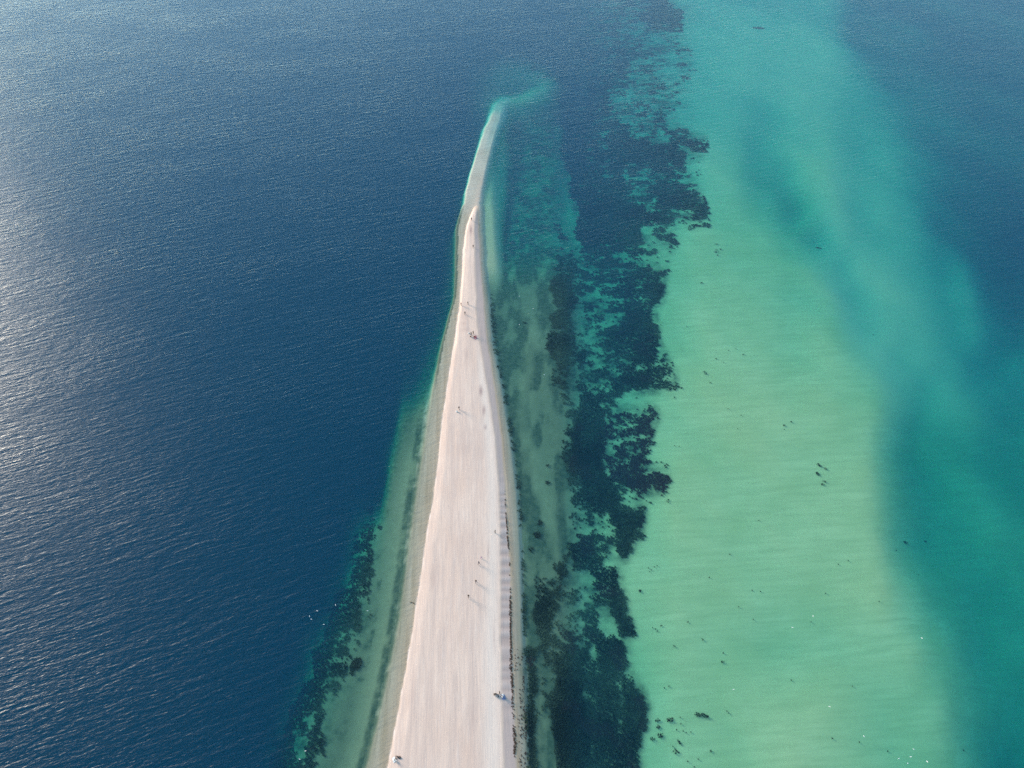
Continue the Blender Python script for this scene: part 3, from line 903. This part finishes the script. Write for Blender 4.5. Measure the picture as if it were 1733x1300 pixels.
CL = "weed clumps on the pale green bottom"
for a in [
    (1181, 1209, .8, .7, 0, "ragged dark weed clump left of its rounder twin on pale green sand", CL),
    (1193, 1210, 1.1, .65, -.2, "rounder dark weed clump right of its ragged twin on pale green sand", CL),
    (1134, 1217, 1.2, .6, 0, "long mottled weed strip pointing away from the seagrass bed near the bottom edge", CL, None, .6),
    (1114, 1218, .9, .45, .1, "thin brown weed strip joining the seagrass bed and the long mottled strip", CL, None, .6),
    (1114, 1229, .65, .6, 0, "small round brown weed clump just below the long mottled strip", CL, None, .7),
    (1119, 1243, .95, .7, 0, "ring-shaped weed clump below the small round brown clump", CL, 16, .2),
    (1105, 1249, .7, .5, .4, "weed clump with a tail, left of the ring-shaped clump", CL, None, .3),
    (1144, 1271, .8, .9, 0, "faint feathery weed clump near the bottom edge below the dark stick of weed", CL, 10, .3, .9),
    (1151, 1256, .25, .95, .45, "dark slanting stick-like strand of weed near the bottom edge", CL, 26),
    (1204, 1270, .35, .3, 0, "small isolated black weed dot right of the slanting strand near the bottom edge", CL, 14),
    (1083, 1000, .35, 1.2, -.6, "slanting spindle-shaped weed clump beside the tip of the seagrass bed", CL, None, .3),
    (1189, 1081, .5, .35, -.6, "small slanting weed clump alone right of the bed's ragged lower edge", CL),
    (1223, 1119, .55, .5, 0, "two-lobed weed clump below a smaller speck on open green sand", CL, 12),
    (1141, 1092, .6, .18, -.6, "short thin weed strand lying on green sand right of the bed", CL),
    (1120, 1058, .4, .3, 0, "compact weed clump among specks right of the bed's narrow neck", CL),
    (1537, 912, .75, .4, -.7, "solid black oval weed clump at the left rim of the dark hollow, right side", CL, 26),
    (1574, 906, .55, .35, -.5, "softer oval weed clump right of the solid black oval one", CL, 14),
    (1328, 719, .5, .4, 0, "dark weed dot, lower left of a pair on open green sand", CL, 16),
    (1340, 713, .45, .35, 0, "dark weed dot, upper right of a pair on open green sand", CL, 14),
    (1387, 786, 1.1, .5, -.9, "uppermost clump of the weed cluster in the open green shallows", CL, 18),
    (1398, 792, .6, .5, 0, "rightmost clump of the weed cluster in the open green shallows", CL, 12, .3),
    (1385, 801, .55, 1.0, .4, "leftmost dark clump of the weed cluster in the open green shallows", CL, 20),
    (1396, 814, .7, .35, -.4, "slim slanting clump low in the weed cluster in the open green shallows", CL),
    (1393, 819, .6, .5, 0, "lowest clump of the weed cluster in the open green shallows", CL, 16),
    (1213, 409, .7, .45, 0, "topmost of five dark weed dots off the upper bed", CL, 16),
    (1220, 418, .6, .5, 0, "right one of five dark weed dots off the upper bed", CL, 14),
    (1213, 419, .6, .4, 0, "middle one of five dark weed dots off the upper bed", CL, 14),
    (1213, 423, 1.4, .3, -.1, "long flat one of five dark weed dots off the upper bed", CL, 20),
    (1215, 428, .6, .45, 0, "lowest of five dark weed dots off the upper bed", CL, 14),
    (1194, 334, .5, 4.6, .05, "thin upright curved weed streak off the right end of the upper bed", CL, 60),
    (1187, 475, .9, .35, 0, "flat weed speck on the yellow-green sand below the five dots", CL),
    (1212, 604, .5, .4, 0, "single weed dot right of the bed's ragged middle", CL, 10, .4),
    (1259, 597, .5, .4, 0, "single weed dot farthest right, level with the bed's ragged middle", CL, 12),
    (1194, 628, .5, 1.3, .2, "faint ring of thin weed right of the bed's ragged middle", CL, 12, .1, .8),
    (1203, 645, .5, .35, 0, "small weed dot just below the faint ring of thin weed", CL, 10),
    (1131, 846, .65, .8, 0, "faint feathery weed tuft right of the black tongue of the bed", CL, 10, .3, .9),
    (1101, 849, .55, .45, 0, "dark round weed dot in the pale bay above the black tongue", CL, 16),
    (1388, 411, 1.3, .5, -.3, "dark weed patch in the grey channel of the right shallows", CL, 20),
    (1285, 42, 4.5, 1.5, -.1, "dark weed patch near the top edge on the pale blue shoal", CL, 60),
    (928, 787, .8, .6, 0, "dark weed clump between the beach and the seagrass bed, level with the brown weed", CL),
    (927, 816, .9, .8, .4, "larger dark weed clump just below another between beach and seagrass bed", CL),
    (914, 884, .9, 1.1, 0, "soft dark weed clump off the beach, upper of two, beside the scalloped shore", CL),
    (909, 905, 1.2, 1.3, 0, "darkest round weed clump off the beach, lower of two, beside the scalloped shore", CL),
    (899, 930, .8, 1.0, 0, "blurred weed clump close to the beach below the darkest round one", CL, 16),
    (888, 543, .8, .6, 0, "dark weed clump in the grey-green water right of the group of people", CL),
    (604, 1122, 1.4, 1.9, 0, "large black weed patch on the pale shelf left of the spit", CL),
]:
    weed_clump(*a[:5], a[5], a[6], *a[7:])
SPECKS = [(1098, 960), (1103, 963), (1108, 958), (1100, 966), (1113, 956), (1110, 1063), (1105, 1061), (1113, 1067), (1165, 1052), (1225, 1104), (1274, 998), (1251, 1026), (1276, 1047),
                              (1236, 937), (1201, 976), (1437, 948), (1420, 954), (1398, 1003), (1374, 1051), (1444, 1160), (1410, 1249), (1456, 1255), (1505, 1270), (1636, 1266), (1328, 726), (1225, 610),
                              (1285, 880), (1255, 702), (1249, 725), (1233, 691), (1355, 500), (1328, 503), (1388, 522), (1234, 590), (1246, 587), (1122, 541), (1119, 545), (1163, 549), (1116, 690),
                              (1153, 1224), (1157, 1236), (1162, 1239), (1146, 1234), (1170, 1238), (1125, 1163), (1140, 1262), (1183, 1284), (1165, 1288), (1176, 1297), (1231, 1203), (1234, 1206), (1150, 754), (1098, 741),
                              (1142, 753), (1152, 1213), (1133, 1160), (1288, 1000), (1489, 1017), (1520, 928), (1560, 967), (1340, 1150), (1480, 560), (1380, 400)]
ANCHORS = [(1187, 1210, "the twin weed clumps"), (1119, 1243, "the ring-shaped clump"), (1204, 1270, "the isolated black dot"), (1083, 1000, "the spindle-shaped clump"), (1189, 1081, "the small slanting clump"),
           (1223, 1119, "the two-lobed clump"), (1120, 1058, "the compact clump by the bed's neck"), (1537, 912, "the solid black oval clump"), (1334, 716, "the pair of dark dots"), (1391, 802, "the open-water weed cluster"),
           (1215, 419, "the five dark dots"), (1212, 604, "the single dot by the ragged bed"), (1131, 846, "the feathery tuft"), (1541, 1282, "the tight flock of gulls"), (1404, 1197, "the lone lower gull"), (1376, 1044, "the two mid-water gulls")]
taken = {}
for px, py in SPECKS:
    ax, ay, nm = min(ANCHORS, key=lambda a: (a[0] - px) ** 2 + (a[1] - py) ** 2)
    dx, dy = px - ax, py - ay
    where = ("above" if dy < 0 else "below") if abs(dy) > 2.2 * abs(dx) else ("left of" if dx < 0 else "right of") if abs(dx) > 2.2 * abs(dy) else ("upper " if dy < 0 else "lower ") + ("left of" if dx < 0 else "right of")
    taken.setdefault((nm, where), []).append((dx * dx + dy * dy, px, py))
RANK = ["nearest", "second nearest", "third nearest", "fourth nearest", "fifth nearest", "sixth nearest", "seventh nearest", "eighth nearest", "ninth nearest"]
for (nm, where), lst in taken.items():
    for r, (_, px, py) in enumerate(sorted(lst)):
        q = rng.uniform(.08, .18)
        rk = "" if len(lst) == 1 else ", " + RANK[r]
        weed_clump(px, py, q * rng.uniform(.8, 1.5), q, rng.uniform(0, 3), "tiny weed speck " + where + " " + nm + rk, "tiny weed specks on the pale green bottom", 7, rng.choice([0, .3]))

# ------------------------------------------------------------------ people
def skinned(name, joints, bones, radii, levels=1):
    me = bpy.data.meshes.new(name)
    names = list(joints)
    me.from_pydata([joints[k] for k in names], [(names.index(a), names.index(b)) for a, b in bones], [])
    o = bpy.data.objects.new(name, me)
    scene.collection.objects.link(o)
    mod = o.modifiers.new("skin", 'SKIN')
    mod.use_smooth_shade = True
    for i, k in enumerate(names):
        r = radii[k]
        me.skin_vertices[0].data[i].radius = r if isinstance(r, tuple) else (r, r)
        me.skin_vertices[0].data[i].use_root = (k == "pelvis")
    sub = o.modifiers.new("sub", 'SUBSURF')
    sub.levels = sub.render_levels = levels
    dg = bpy.context.evaluated_depsgraph_get()
    out = bpy.data.meshes.new_from_object(o.evaluated_get(dg))
    bpy.data.objects.remove(o)
    out.name = name
    return out


def pose_joints(kind):
    J = {}
    if kind in ("stand", "walk"):
        st = .0 if kind == "stand" else 1.0
        J.update(pelvis=(0, 0, .95), waist=(0, .0, 1.1), chest=(0, .01, 1.30), neckbase=(0, 0, 1.45), neck=(0, .01, 1.53), head=(0, .03, 1.62), crown=(0, .02, 1.72), nose=(0, .135, 1.615))
        for s, t in (("l", -1), ("r", 1)):
            k = st * t
            J["hip" + s] = (.09 * t, 0, .88)
            J["knee" + s] = (.10 * t, .03 + .20 * k, .50 + .03 * abs(k))
            J["ankle" + s] = (.10 * t, -.02 + .24 * k - (.12 if k < 0 else 0), .09 + (.06 if k < 0 else 0))
            J["toe" + s] = (.11 * t, .14 + .24 * k - (.14 if k < 0 else 0), .04)
            J["shoulder" + s] = (.17 * t, 0, 1.41)
            J["elbow" + s] = (.24 * t, -.03 - .12 * k, 1.14)
            J["wrist" + s] = (.26 * t, .05 - .18 * k, .91)
    elif kind == "sit":
        J.update(pelvis=(0, 0, .13), waist=(0, -.03, .28), chest=(0, -.04, .48), neckbase=(0, -.02, .63), neck=(0, .0, .71), head=(0, .03, .80), crown=(0, .03, .90), nose=(0, .135, .79))
        for s, t in (("l", -1), ("r", 1)):
            J["hip" + s] = (.10 * t, .04, .13)
            J["knee" + s] = (.16 * t, .40, .42)
            J["ankle" + s] = (.14 * t, .62, .09)
            J["toe" + s] = (.15 * t, .78, .04)
            J["shoulder" + s] = (.17 * t, -.02, .59)
            J["elbow" + s] = (.25 * t, .10, .40)
            J["wrist" + s] = (.18 * t, .31, .44)
    else:  # lying on the back
        J.update(pelvis=(0, 0, .12), waist=(0, -.16, .12), chest=(0, -.36, .13), neckbase=(0, -.51, .12), neck=(0, -.59, .12), head=(0, -.68, .13), crown=(0, -.78, .12), nose=(0, -.675, .235))
        for s, t in (("l", -1), ("r", 1)):
            J["hip" + s] = (.09 * t, .07, .11)
            J["knee" + s] = (.12 * t, .45, .15)
            J["ankle" + s] = (.13 * t, .85, .08)
            J["toe" + s] = (.17 * t, .90, .22)
            J["shoulder" + s] = (.17 * t, -.47, .11)
            J["elbow" + s] = (.30 * t, -.24, .08)
            J["wrist" + s] = (.32 * t, .0, .07)
    for s, t in (("l", -1), ("r", 1)):      # hands: palm, four unequal bent fingers and a side thumb
        e, w = Vector(J["elbow" + s]), Vector(J["wrist" + s])
        d = (w - e).normalized()
        side = d.cross(Vector((t, 0, 0))).normalized()
        inn = Vector((-t, 0, 0))
        palm = w + d * .06
        J["palm" + s] = tuple(palm)
        for i, (off, ln) in enumerate(((-.03, .07), (-.01, .08), (.01, .075), (.03, .06))):
            k1 = palm + d * .035 + side * off
            J[f"f{i}{s}"] = tuple(k1)
            J[f"t{i}{s}"] = tuple(k1 + d * ln * .75 + inn * ln * .5)
        J["th" + s] = tuple(w + d * .03 - side * .045 + inn * .015)
    return J


def person_parts(kind):
    J = pose_joints(kind)
    B = [("pelvis", "waist"), ("waist", "chest"), ("chest", "neckbase"), ("neckbase", "neck"), ("neck", "head"), ("head", "crown"), ("head", "nose")]
    for s in "lr":
        B += [("pelvis", "hip" + s), ("hip" + s, "knee" + s), ("knee" + s, "ankle" + s), ("ankle" + s, "toe" + s), ("neckbase", "shoulder" + s), ("shoulder" + s, "elbow" + s),
              ("elbow" + s, "wrist" + s), ("wrist" + s, "palm" + s), ("wrist" + s, "th" + s)] + [x for i in range(4) for x in (("palm" + s, f"f{i}{s}"), (f"f{i}{s}", f"t{i}{s}"))]
    rad = dict(pelvis=(.14, .11), waist=(.13, .10), chest=(.16, .11), neckbase=(.09, .08), neck=.055, head=(.085, .095), crown=.06, nose=.015)
    for s in "lr":
        rad.update({"hip" + s: .09, "knee" + s: .06, "ankle" + s: .042, "toe" + s: .04, "shoulder" + s: .065, "elbow" + s: .045, "wrist" + s: .03, "palm" + s: .034, "th" + s: .010})
        rad.update({f"f{i}{s}": .010 for i in range(4)})
        rad.update({f"t{i}{s}": .008 for i in range(4)})
    body = skinned("body", J, B, rad)
    n = len(body.vertices)
    co = np.empty(n * 3)
    body.vertices.foreach_get("co", co)
    co = co.reshape(-1, 3)
    no = np.empty(n * 3)
    body.vertices.foreach_get("normal", no)
    no = no.reshape(-1, 3)
    region = np.zeros(n, int)
    best = np.full(n, 9.0)
    for a, b in B:
        pa, pb = np.array(J[a]), np.array(J[b])
        t = np.clip(((co - pa) @ (pb - pa)) / max(((pb - pa) ** 2).sum(), 1e-9), 0, 1)
        d = np.linalg.norm(co - pa - t[:, None] * (pb - pa), axis=1)
        key = (a + " " + b)
        r = 1 if any(q in key for q in ("waist", "chest", "shoulder", "neckbase neck")) or key.startswith("elbow") and False else 0
        if key.startswith("neckbase neck"):
            r = 0
        if any(q in key for q in ("hip", "knee")) or key == "pelvis waist":
            r = 2
        if key.startswith("elbow"):
            r = 1 if "wrist" in key else 0
        if key.startswith("ankle"):
            r = 3
        if key == "head crown" or key == "neck head":
            r = 4
        m = d < best
        best[m], region[m] = d[m], r
    hd = Vector(J["crown"]) - Vector(J["neck"])
    hd.normalize()
    fw = (Vector(J["nose"]) - Vector(J["head"])).normalized()
    hc = np.array(J["head"])
    hair = (region == 4) & (((co - hc) @ np.array(hd) > .02) | ((co - hc) @ np.array(fw) < -.02))

    def shell(name, mask, off):
        fs = [p.vertices[:] for p in body.polygons if all(mask[v] for v in p.vertices)]
        used = sorted({v for f in fs for v in f})
        rm = {v: i for i, v in enumerate(used)}
        me = bpy.data.meshes.new(name)
        me.from_pydata([tuple(co[v] + no[v] * off) for v in used], [], [[rm[v] for v in f] for f in fs])
        for p in me.polygons:
            p.use_smooth = True
        return me

    grow_mask = lambda r: np.isin(region, r)
    return dict(body=body, jacket=shell("jacket", grow_mask([1]), .022), trousers=shell("trousers", grow_mask([2]), .018), shoe_a=shell("shoe", grow_mask([3]) & (co[:, 0] < 0), .012), shoe_b=shell("shoe", grow_mask([3]) & (co[:, 0] > 0), .012), hair=shell("hair", hair, .018))


POSES = {k: person_parts(k) for k in ("stand", "walk", "sit", "lie")}
SKIN = simple_mat("skin", (.42, .26, .19), .6)
HAIRS = {k: simple_mat("hair_" + k, c, .7) for k, c in dict(dark=(.025, .018, .014), fair=(.30, .21, .11)).items()}
CLOTH = {k: simple_mat("cloth_" + k, c, .9, .1) for k, c in dict(
    black=(.012, .012, .014), navy=(.015, .022, .06), grey=(.10, .10, .11), white=(.78, .77, .75), purple=(.20, .08, .30), red=(.38, .06, .06),
    brown=(.07, .045, .035), blue=(.17, .20, .33), denim=(.03, .045, .085), dark=(.02, .022, .026)).items()}
SHOE = simple_mat("shoe_leather", (.03, .027, .025), .6)
for d in POSES.values():
    for me in d.values():
        me.materials.append(None)


def ground_z(x, y):
    # highest of the sand around the spot, so nothing sinks into the mesh
    return float(terrain(np.array([x]), np.array([y]))["z"][0])


def person(px, py, pose, top, legs, heading, label, group, hair="dark", scale=1.0):
    x, y = at(px, py)
    root = bpy.data.objects.new("person", None)
    scene.collection.objects.link(root)
    root.location = (x, y, ground_z(x, y) + .01)
    root.rotation_euler = (0, 0, heading)
    root.scale = (scale * .92,) * 3
    root.empty_display_size = .3
    tag(root, label, "person", group)
    mats = dict(body=SKIN, jacket=CLOTH[top], trousers=CLOTH[legs], shoe_a=SHOE, shoe_b=SHOE, hair=HAIRS[hair])
    body = None
    for k, me in POSES[pose].items():
        o = bpy.data.objects.new(k.split("_")[0], me)
        scene.collection.objects.link(o)
        o.parent = root
        o.material_slots[0].link = 'OBJECT'
        o.material_slots[0].material = mats[k]
    return root


GP = "people on the sand spit"
for a in [
    (798, 373.5, "stand", "black", "dark", .3, "dark-dressed person standing nearest the tip of the sand spit", GP),
    (801, 419.5, "walk", "brown", "dark", 2.9, "person walking alone on the narrow neck below the damp hollow near the tip", GP),
    (780.5, 517, "stand", "black", "dark", 1.0, "dark-dressed person at the left waterline, left of three standing apart", GP),
    (792, 515.5, "stand", "black", "black", -2.0, "dark-dressed person in the middle of the neck, rightmost of three standing apart", GP),
    (787, 532.5, "walk", "grey", "dark", 3.0, "grey-dressed person walking behind two others on the narrow neck", GP),
    (801, 565.5, "stand", "black", "black", 2.4, "black-dressed person standing at the upper right of the cluster on the neck", GP),
    (797.5, 567.5, "stand", "brown", "black", -.8, "person in brown standing close beside the black-dressed one in the cluster", GP),
    (797, 571, "sit", "dark", "denim", .4, "dark-dressed person sitting lowest in the cluster on the neck", GP),
    (804.5, 571, "sit", "red", "brown", 1.6, "person in red sitting on the right of the cluster on the neck", GP),
    (777, 695, "walk", "black", "dark", .6, "lone person in black beside a white bag halfway along the spit", GP),
    (838, 904, "stand", "black", "dark", 1.2, "dark-dressed person standing beside the scalloped berm", GP),
    (814.5, 947, "walk", "purple", "purple", -.3, "small child in purple walking ahead of an adult in navy", GP, "fair", .62),
    (810.5, 957, "walk", "navy", "navy", -.4, "person in navy walking just behind the child in purple", GP),
    (805.5, 988, "walk", "brown", "denim", .1, "person in brown walking alone, second from the bottom of the spread-out walkers", GP),
    (793, 1013, "walk", "dark", "black", .3, "dark-dressed walker lowest of the spread-out walkers mid-spit", GP),
    (836, 1178, "sit", "grey", "dark", -1.4, "person in grey sitting on the left of the picnic group by the berm", GP),
    (845.5, 1175.5, "stand", "black", "black", 1.9, "person in black standing at the back of the picnic group by the berm", GP),
    (851, 1182, "sit", "white", "blue", .9, "person in white sitting on a blue mat by the berm", GP),
    (668, 1289, "sit", "white", "grey", -.5, "person in white sitting near the left waterline at the bottom edge", GP),
    (675, 1283, "lie", "dark", "dark", 1.3, "dark-dressed person lying near the left waterline at the bottom edge", GP),
]:
    person(*a)

# ------------------------------------------------------------------ bags, mats, driftwood
import bmesh


def bag(px, py, mat, label, size=.45, rot=0.0):
    bm = bmesh.new()
    bmesh.ops.create_cube(bm, size=1.0)
    bmesh.ops.bevel(bm, geom=bm.edges[:], offset=.18, segments=3, affect='EDGES')
    for v in bm.verts:
        f = 1 - .22 * max(0, v.co.z)
        v.co = Vector((v.co.x * size * f, v.co.y * size * .6 * f, (v.co.z + .5) * size * .75))
        v.co += Vector((random.uniform(-1, 1), random.uniform(-1, 1), 0)) * .012
    me = bpy.data.meshes.new("bag")
    bm.to_mesh(me)
    bm.free()
    x, y = at(px, py)
    o = link_obj("bag", me, mat)
    o.location = (x, y, ground_z(x, y))
    o.rotation_euler.z = rot
    bm = bmesh.new()
    prev = None
    for i in range(9):
        a = math.pi * i / 8
        c = Vector((math.cos(a) * size * .22, 0, size * .72 + math.sin(a) * size * .28))
        ring = [bm.verts.new(c + Vector((math.cos(b) * .018 * math.cos(a), math.sin(b) * .018, math.cos(b) * .018 * math.sin(a)))) for b in (0, 1.57, 3.14, 4.71)]
        if prev:
            for k in range(4):
                bm.faces.new((prev[k], prev[(k + 1) % 4], ring[(k + 1) % 4], ring[k]))
        prev = ring
    me = bpy.data.meshes.new("handle")
    bm.to_mesh(me)
    bm.free()
    link_obj("handle", me, CLOTH["dark"], o)
    return tag(o, label, "bag")


def mat_cloth(px, py, w, l, mat, label, rot=0.0, name="beach_mat", cat="mat"):
    nxm, nym = 9, 15
    x, y = at(px, py)
    V = []
    for k in (0, 1):
        for j in range(nym):
            for i in range(nxm):
                lx, ly = (i / (nxm - 1) - .5) * w, (j / (nym - 1) - .5) * l
                h = .02 + .02 * math.sin(ly * 7 + lx * 3) * math.sin(lx * 5 + 1) + (.012 if k else 0)
                V.append((lx + .03 * math.sin(ly * 4), ly + .03 * math.sin(lx * 5), h))
    F = []
    n0 = nxm * nym
    for j in range(nym - 1):
        for i in range(nxm - 1):
            a = j * nxm + i
            F.append((a, a + nxm, a + nxm + 1, a + 1))
            F.append((n0 + a, n0 + a + 1, n0 + a + nxm + 1, n0 + a + nxm))
    o = link_obj(name, mesh_from(name, V, F), mat)
    o.location = (x, y, ground_z(x, y) + .03)
    o.rotation_euler.z = rot
    return tag(o, label, cat)


bag(793.2, 564.5, CLOTH["white"], "white bag on the sand at the left of the cluster of people on the neck", .5, .5)
bag(773, 698.5, CLOTH["white"], "white bag lying alone on the sand below the lone person in black", .55, .2)
bag(839.3, 1176.5, CLOTH["dark"], "small dark bag between the sitting and standing picnickers by the berm", .4, .8)
bag(842.8, 1178, CLOTH["grey"], "grey bag in the middle of the picnic group by the berm", .45, .1)
bag(843.2, 1181.5, CLOTH["brown"], "brown bag at the near side of the picnic group by the berm", .4, 1.2)
mat_cloth(852, 1182, .95, 1.3, CLOTH["blue"], "blue mat spread on the berm under the person in white", .4)
mat_cloth(850.5, 1178.5, .5, .6, CLOTH["white"], "white cloth spread beside the blue mat on the berm", .1, "cloth", "cloth")
mat_cloth(804.5, 571.5, 1.1, 1.8, simple_mat("pink_towel", (.55, .22, .22), .95, .05), "pink towel under the person in red on the neck", .3, "towel", "towel")
mat_cloth(667, 1287, .8, 1.2, CLOTH["white"], "white towel beside the person in white near the left waterline", .6, "towel", "towel")


def driftwood(px, py, length, rot, label):
    V, F = [], []
    n, k = 14, 7
    for i in range(n):
        t = i / (n - 1)
        r = .11 * (1 - .55 * t) * (1 + .2 * math.sin(9 * t))
        for j in range(k):
            a = 2 * math.pi * j / k
            V.append((math.cos(a) * r + .12 * math.sin(3 * t), (t - .5) * length, .08 + math.sin(a) * r))
    for i in range(n - 1):
        for j in range(k):
            F.append((i * k + j, i * k + (j + 1) % k, (i + 1) * k + (j + 1) % k, (i + 1) * k + j))
    o = link_obj("driftwood", mesh_from("driftwood", V, F), simple_mat("weathered_wood", (.10, .075, .055), .9, .1, .3))
    x, y = at(px, py)
    o.location = (x, y, ground_z(x, y))
    o.rotation_euler.z = rot
    return tag(o, label, "driftwood")


driftwood(697, 1021, 1.5, 1.2, "short dark driftwood stick in the shallow water at the left waterline")

# ------------------------------------------------------------------ gulls resting on the water
def gull_meshes():
    def loft(rings, k=10, cap=True):
        V, F = [], []
        for (y, z, rx, rz) in rings:
            for j in range(k):
                a = 2 * math.pi * j / k
                V.append((math.cos(a) * rx, y, z + math.sin(a) * rz))
        for i in range(len(rings) - 1):
            for j in range(k):
                F.append((i * k + j, i * k + (j + 1) % k, (i + 1) * k + (j + 1) % k, (i + 1) * k + j))
        return mesh_from("m", V, F)
    body = loft([(-.27, .10, .004, .004), (-.24, .10, .035, .012), (-.14, .07, .075, .06), (0, .05, .10, .085), (.11, .07, .085, .08), (.16, .12, .055, .065), (.18, .18, .042, .045),
                 (.205, .215, .042, .042), (.235, .22, .034, .034), (.255, .215, .015, .015), (.258, .215, .002, .002)])
    beak = loft([(.25, .213, .012, .012), (.29, .208, .007, .008), (.305, .20, .001, .001)], 6)
    wings = []
    for t in (-1, 1):
        rings = [(.10, .10, .01, .02), (.04, .105, .028, .05), (-.08, .11, .03, .055), (-.2, .115, .022, .03), (-.33, .125, .004, .006)]
        me = loft(rings, 8)
        co = np.empty(len(me.vertices) * 3)
        me.vertices.foreach_get("co", co)
        co = co.reshape(-1, 3)
        co[:, 0] += t * np.interp(co[:, 1], [-.33, -.1, .1], [.02, .085, .08])
        me.vertices.foreach_set("co", co.ravel())
        wings.append(me)
    return body, beak, wings


G_BODY, G_BEAK, G_WING = gull_meshes()
WHITE_F = simple_mat("white_plumage", (.85, .85, .83), .8, .2, .04)
GREY_F = simple_mat("grey_plumage", (.62, .63, .64), .8, .2, .06)
BEAK_M = simple_mat("yellow_beak", (.6, .38, .05), .5)
G_BODY.materials.append(WHITE_F)
G_BEAK.materials.append(BEAK_M)
for w in G_WING:
    w.materials.append(GREY_F)
GL = "gulls resting on the water"


def gull(px, py, label):
    x, y = at(px, py)
    o = bpy.data.objects.new("gull", G_BODY)
    root = bpy.data.objects.new("gull", None)
    scene.collection.objects.link(root)
    root.location = (x, y, 0.0)
    root.rotation_euler.z = random.uniform(0, 6.28)
    root.scale = (.85,) * 3
    tag(root, label, "gull", GL)
    for nm, me in (("body", G_BODY), ("beak", G_BEAK), ("wing", G_WING[0]), ("wing", G_WING[1])):
        c = bpy.data.objects.new(nm, me)
        scene.collection.objects.link(c)
        c.parent = root
    bpy.data.objects.remove(o)


for px, py, lb in [
    (537, 1035, "white gull at the top of the loose flock on dark water left of the weed"),
    (524, 1044, "leftmost white gull of the loose flock on dark water left of the weed"),
    (527, 1049, "lower left white gull of the loose flock on dark water left of the weed"),
    (548, 1058, "lowest white gull of the loose flock on dark water left of the weed"),
    (568, 1025, "white gull at the upper right of the loose flock, at the edge of the weed"),
    (622, 1035, "lone white gull on the pale shelf left of the spit"),
    (517, 1272, "upper of two white gulls by the bottom edge left of the spit"),
    (507, 1286, "lower of two white gulls by the bottom edge left of the spit"),
    (902, 522, "white gull nearest the upper seagrass bed, right of the narrow neck"),
    (879, 501, "white gull on grey-green water just off the narrow neck"),
    (879, 549, "white gull on grey-green water level with the cluster of people"),
    (921, 634, "white gull beside the ragged left edge of the seagrass bed"),
    (1376, 1044, "white gull just above a weed speck in the middle of the green shallows"),
    (1341, 1063, "white gull left of another in the middle of the green shallows"),
    (1241, 1168, "lone white gull on green water right of the lower seagrass bed"),
    (1560, 1081, "lone white gull near the rim of the dark water, lower right"),
    (1404, 1197, "lone white gull in the lower green shallows above the bottom flock"),
    (1462, 1247, "white gull upper left of the flock at the bottom edge"),
    (1546, 1269, "topmost white gull of the tight flock at the bottom edge"),
    (1521, 1285, "leftmost white gull of the tight flock at the bottom edge"),
    (1541, 1282, "middle white gull of the tight flock at the bottom edge"),
    (1536, 1293, "lowest white gull of the tight flock at the bottom edge"),
    (1569, 1290, "rightmost white gull of the tight flock at the bottom edge"),
]:
    gull(px, py, lb)
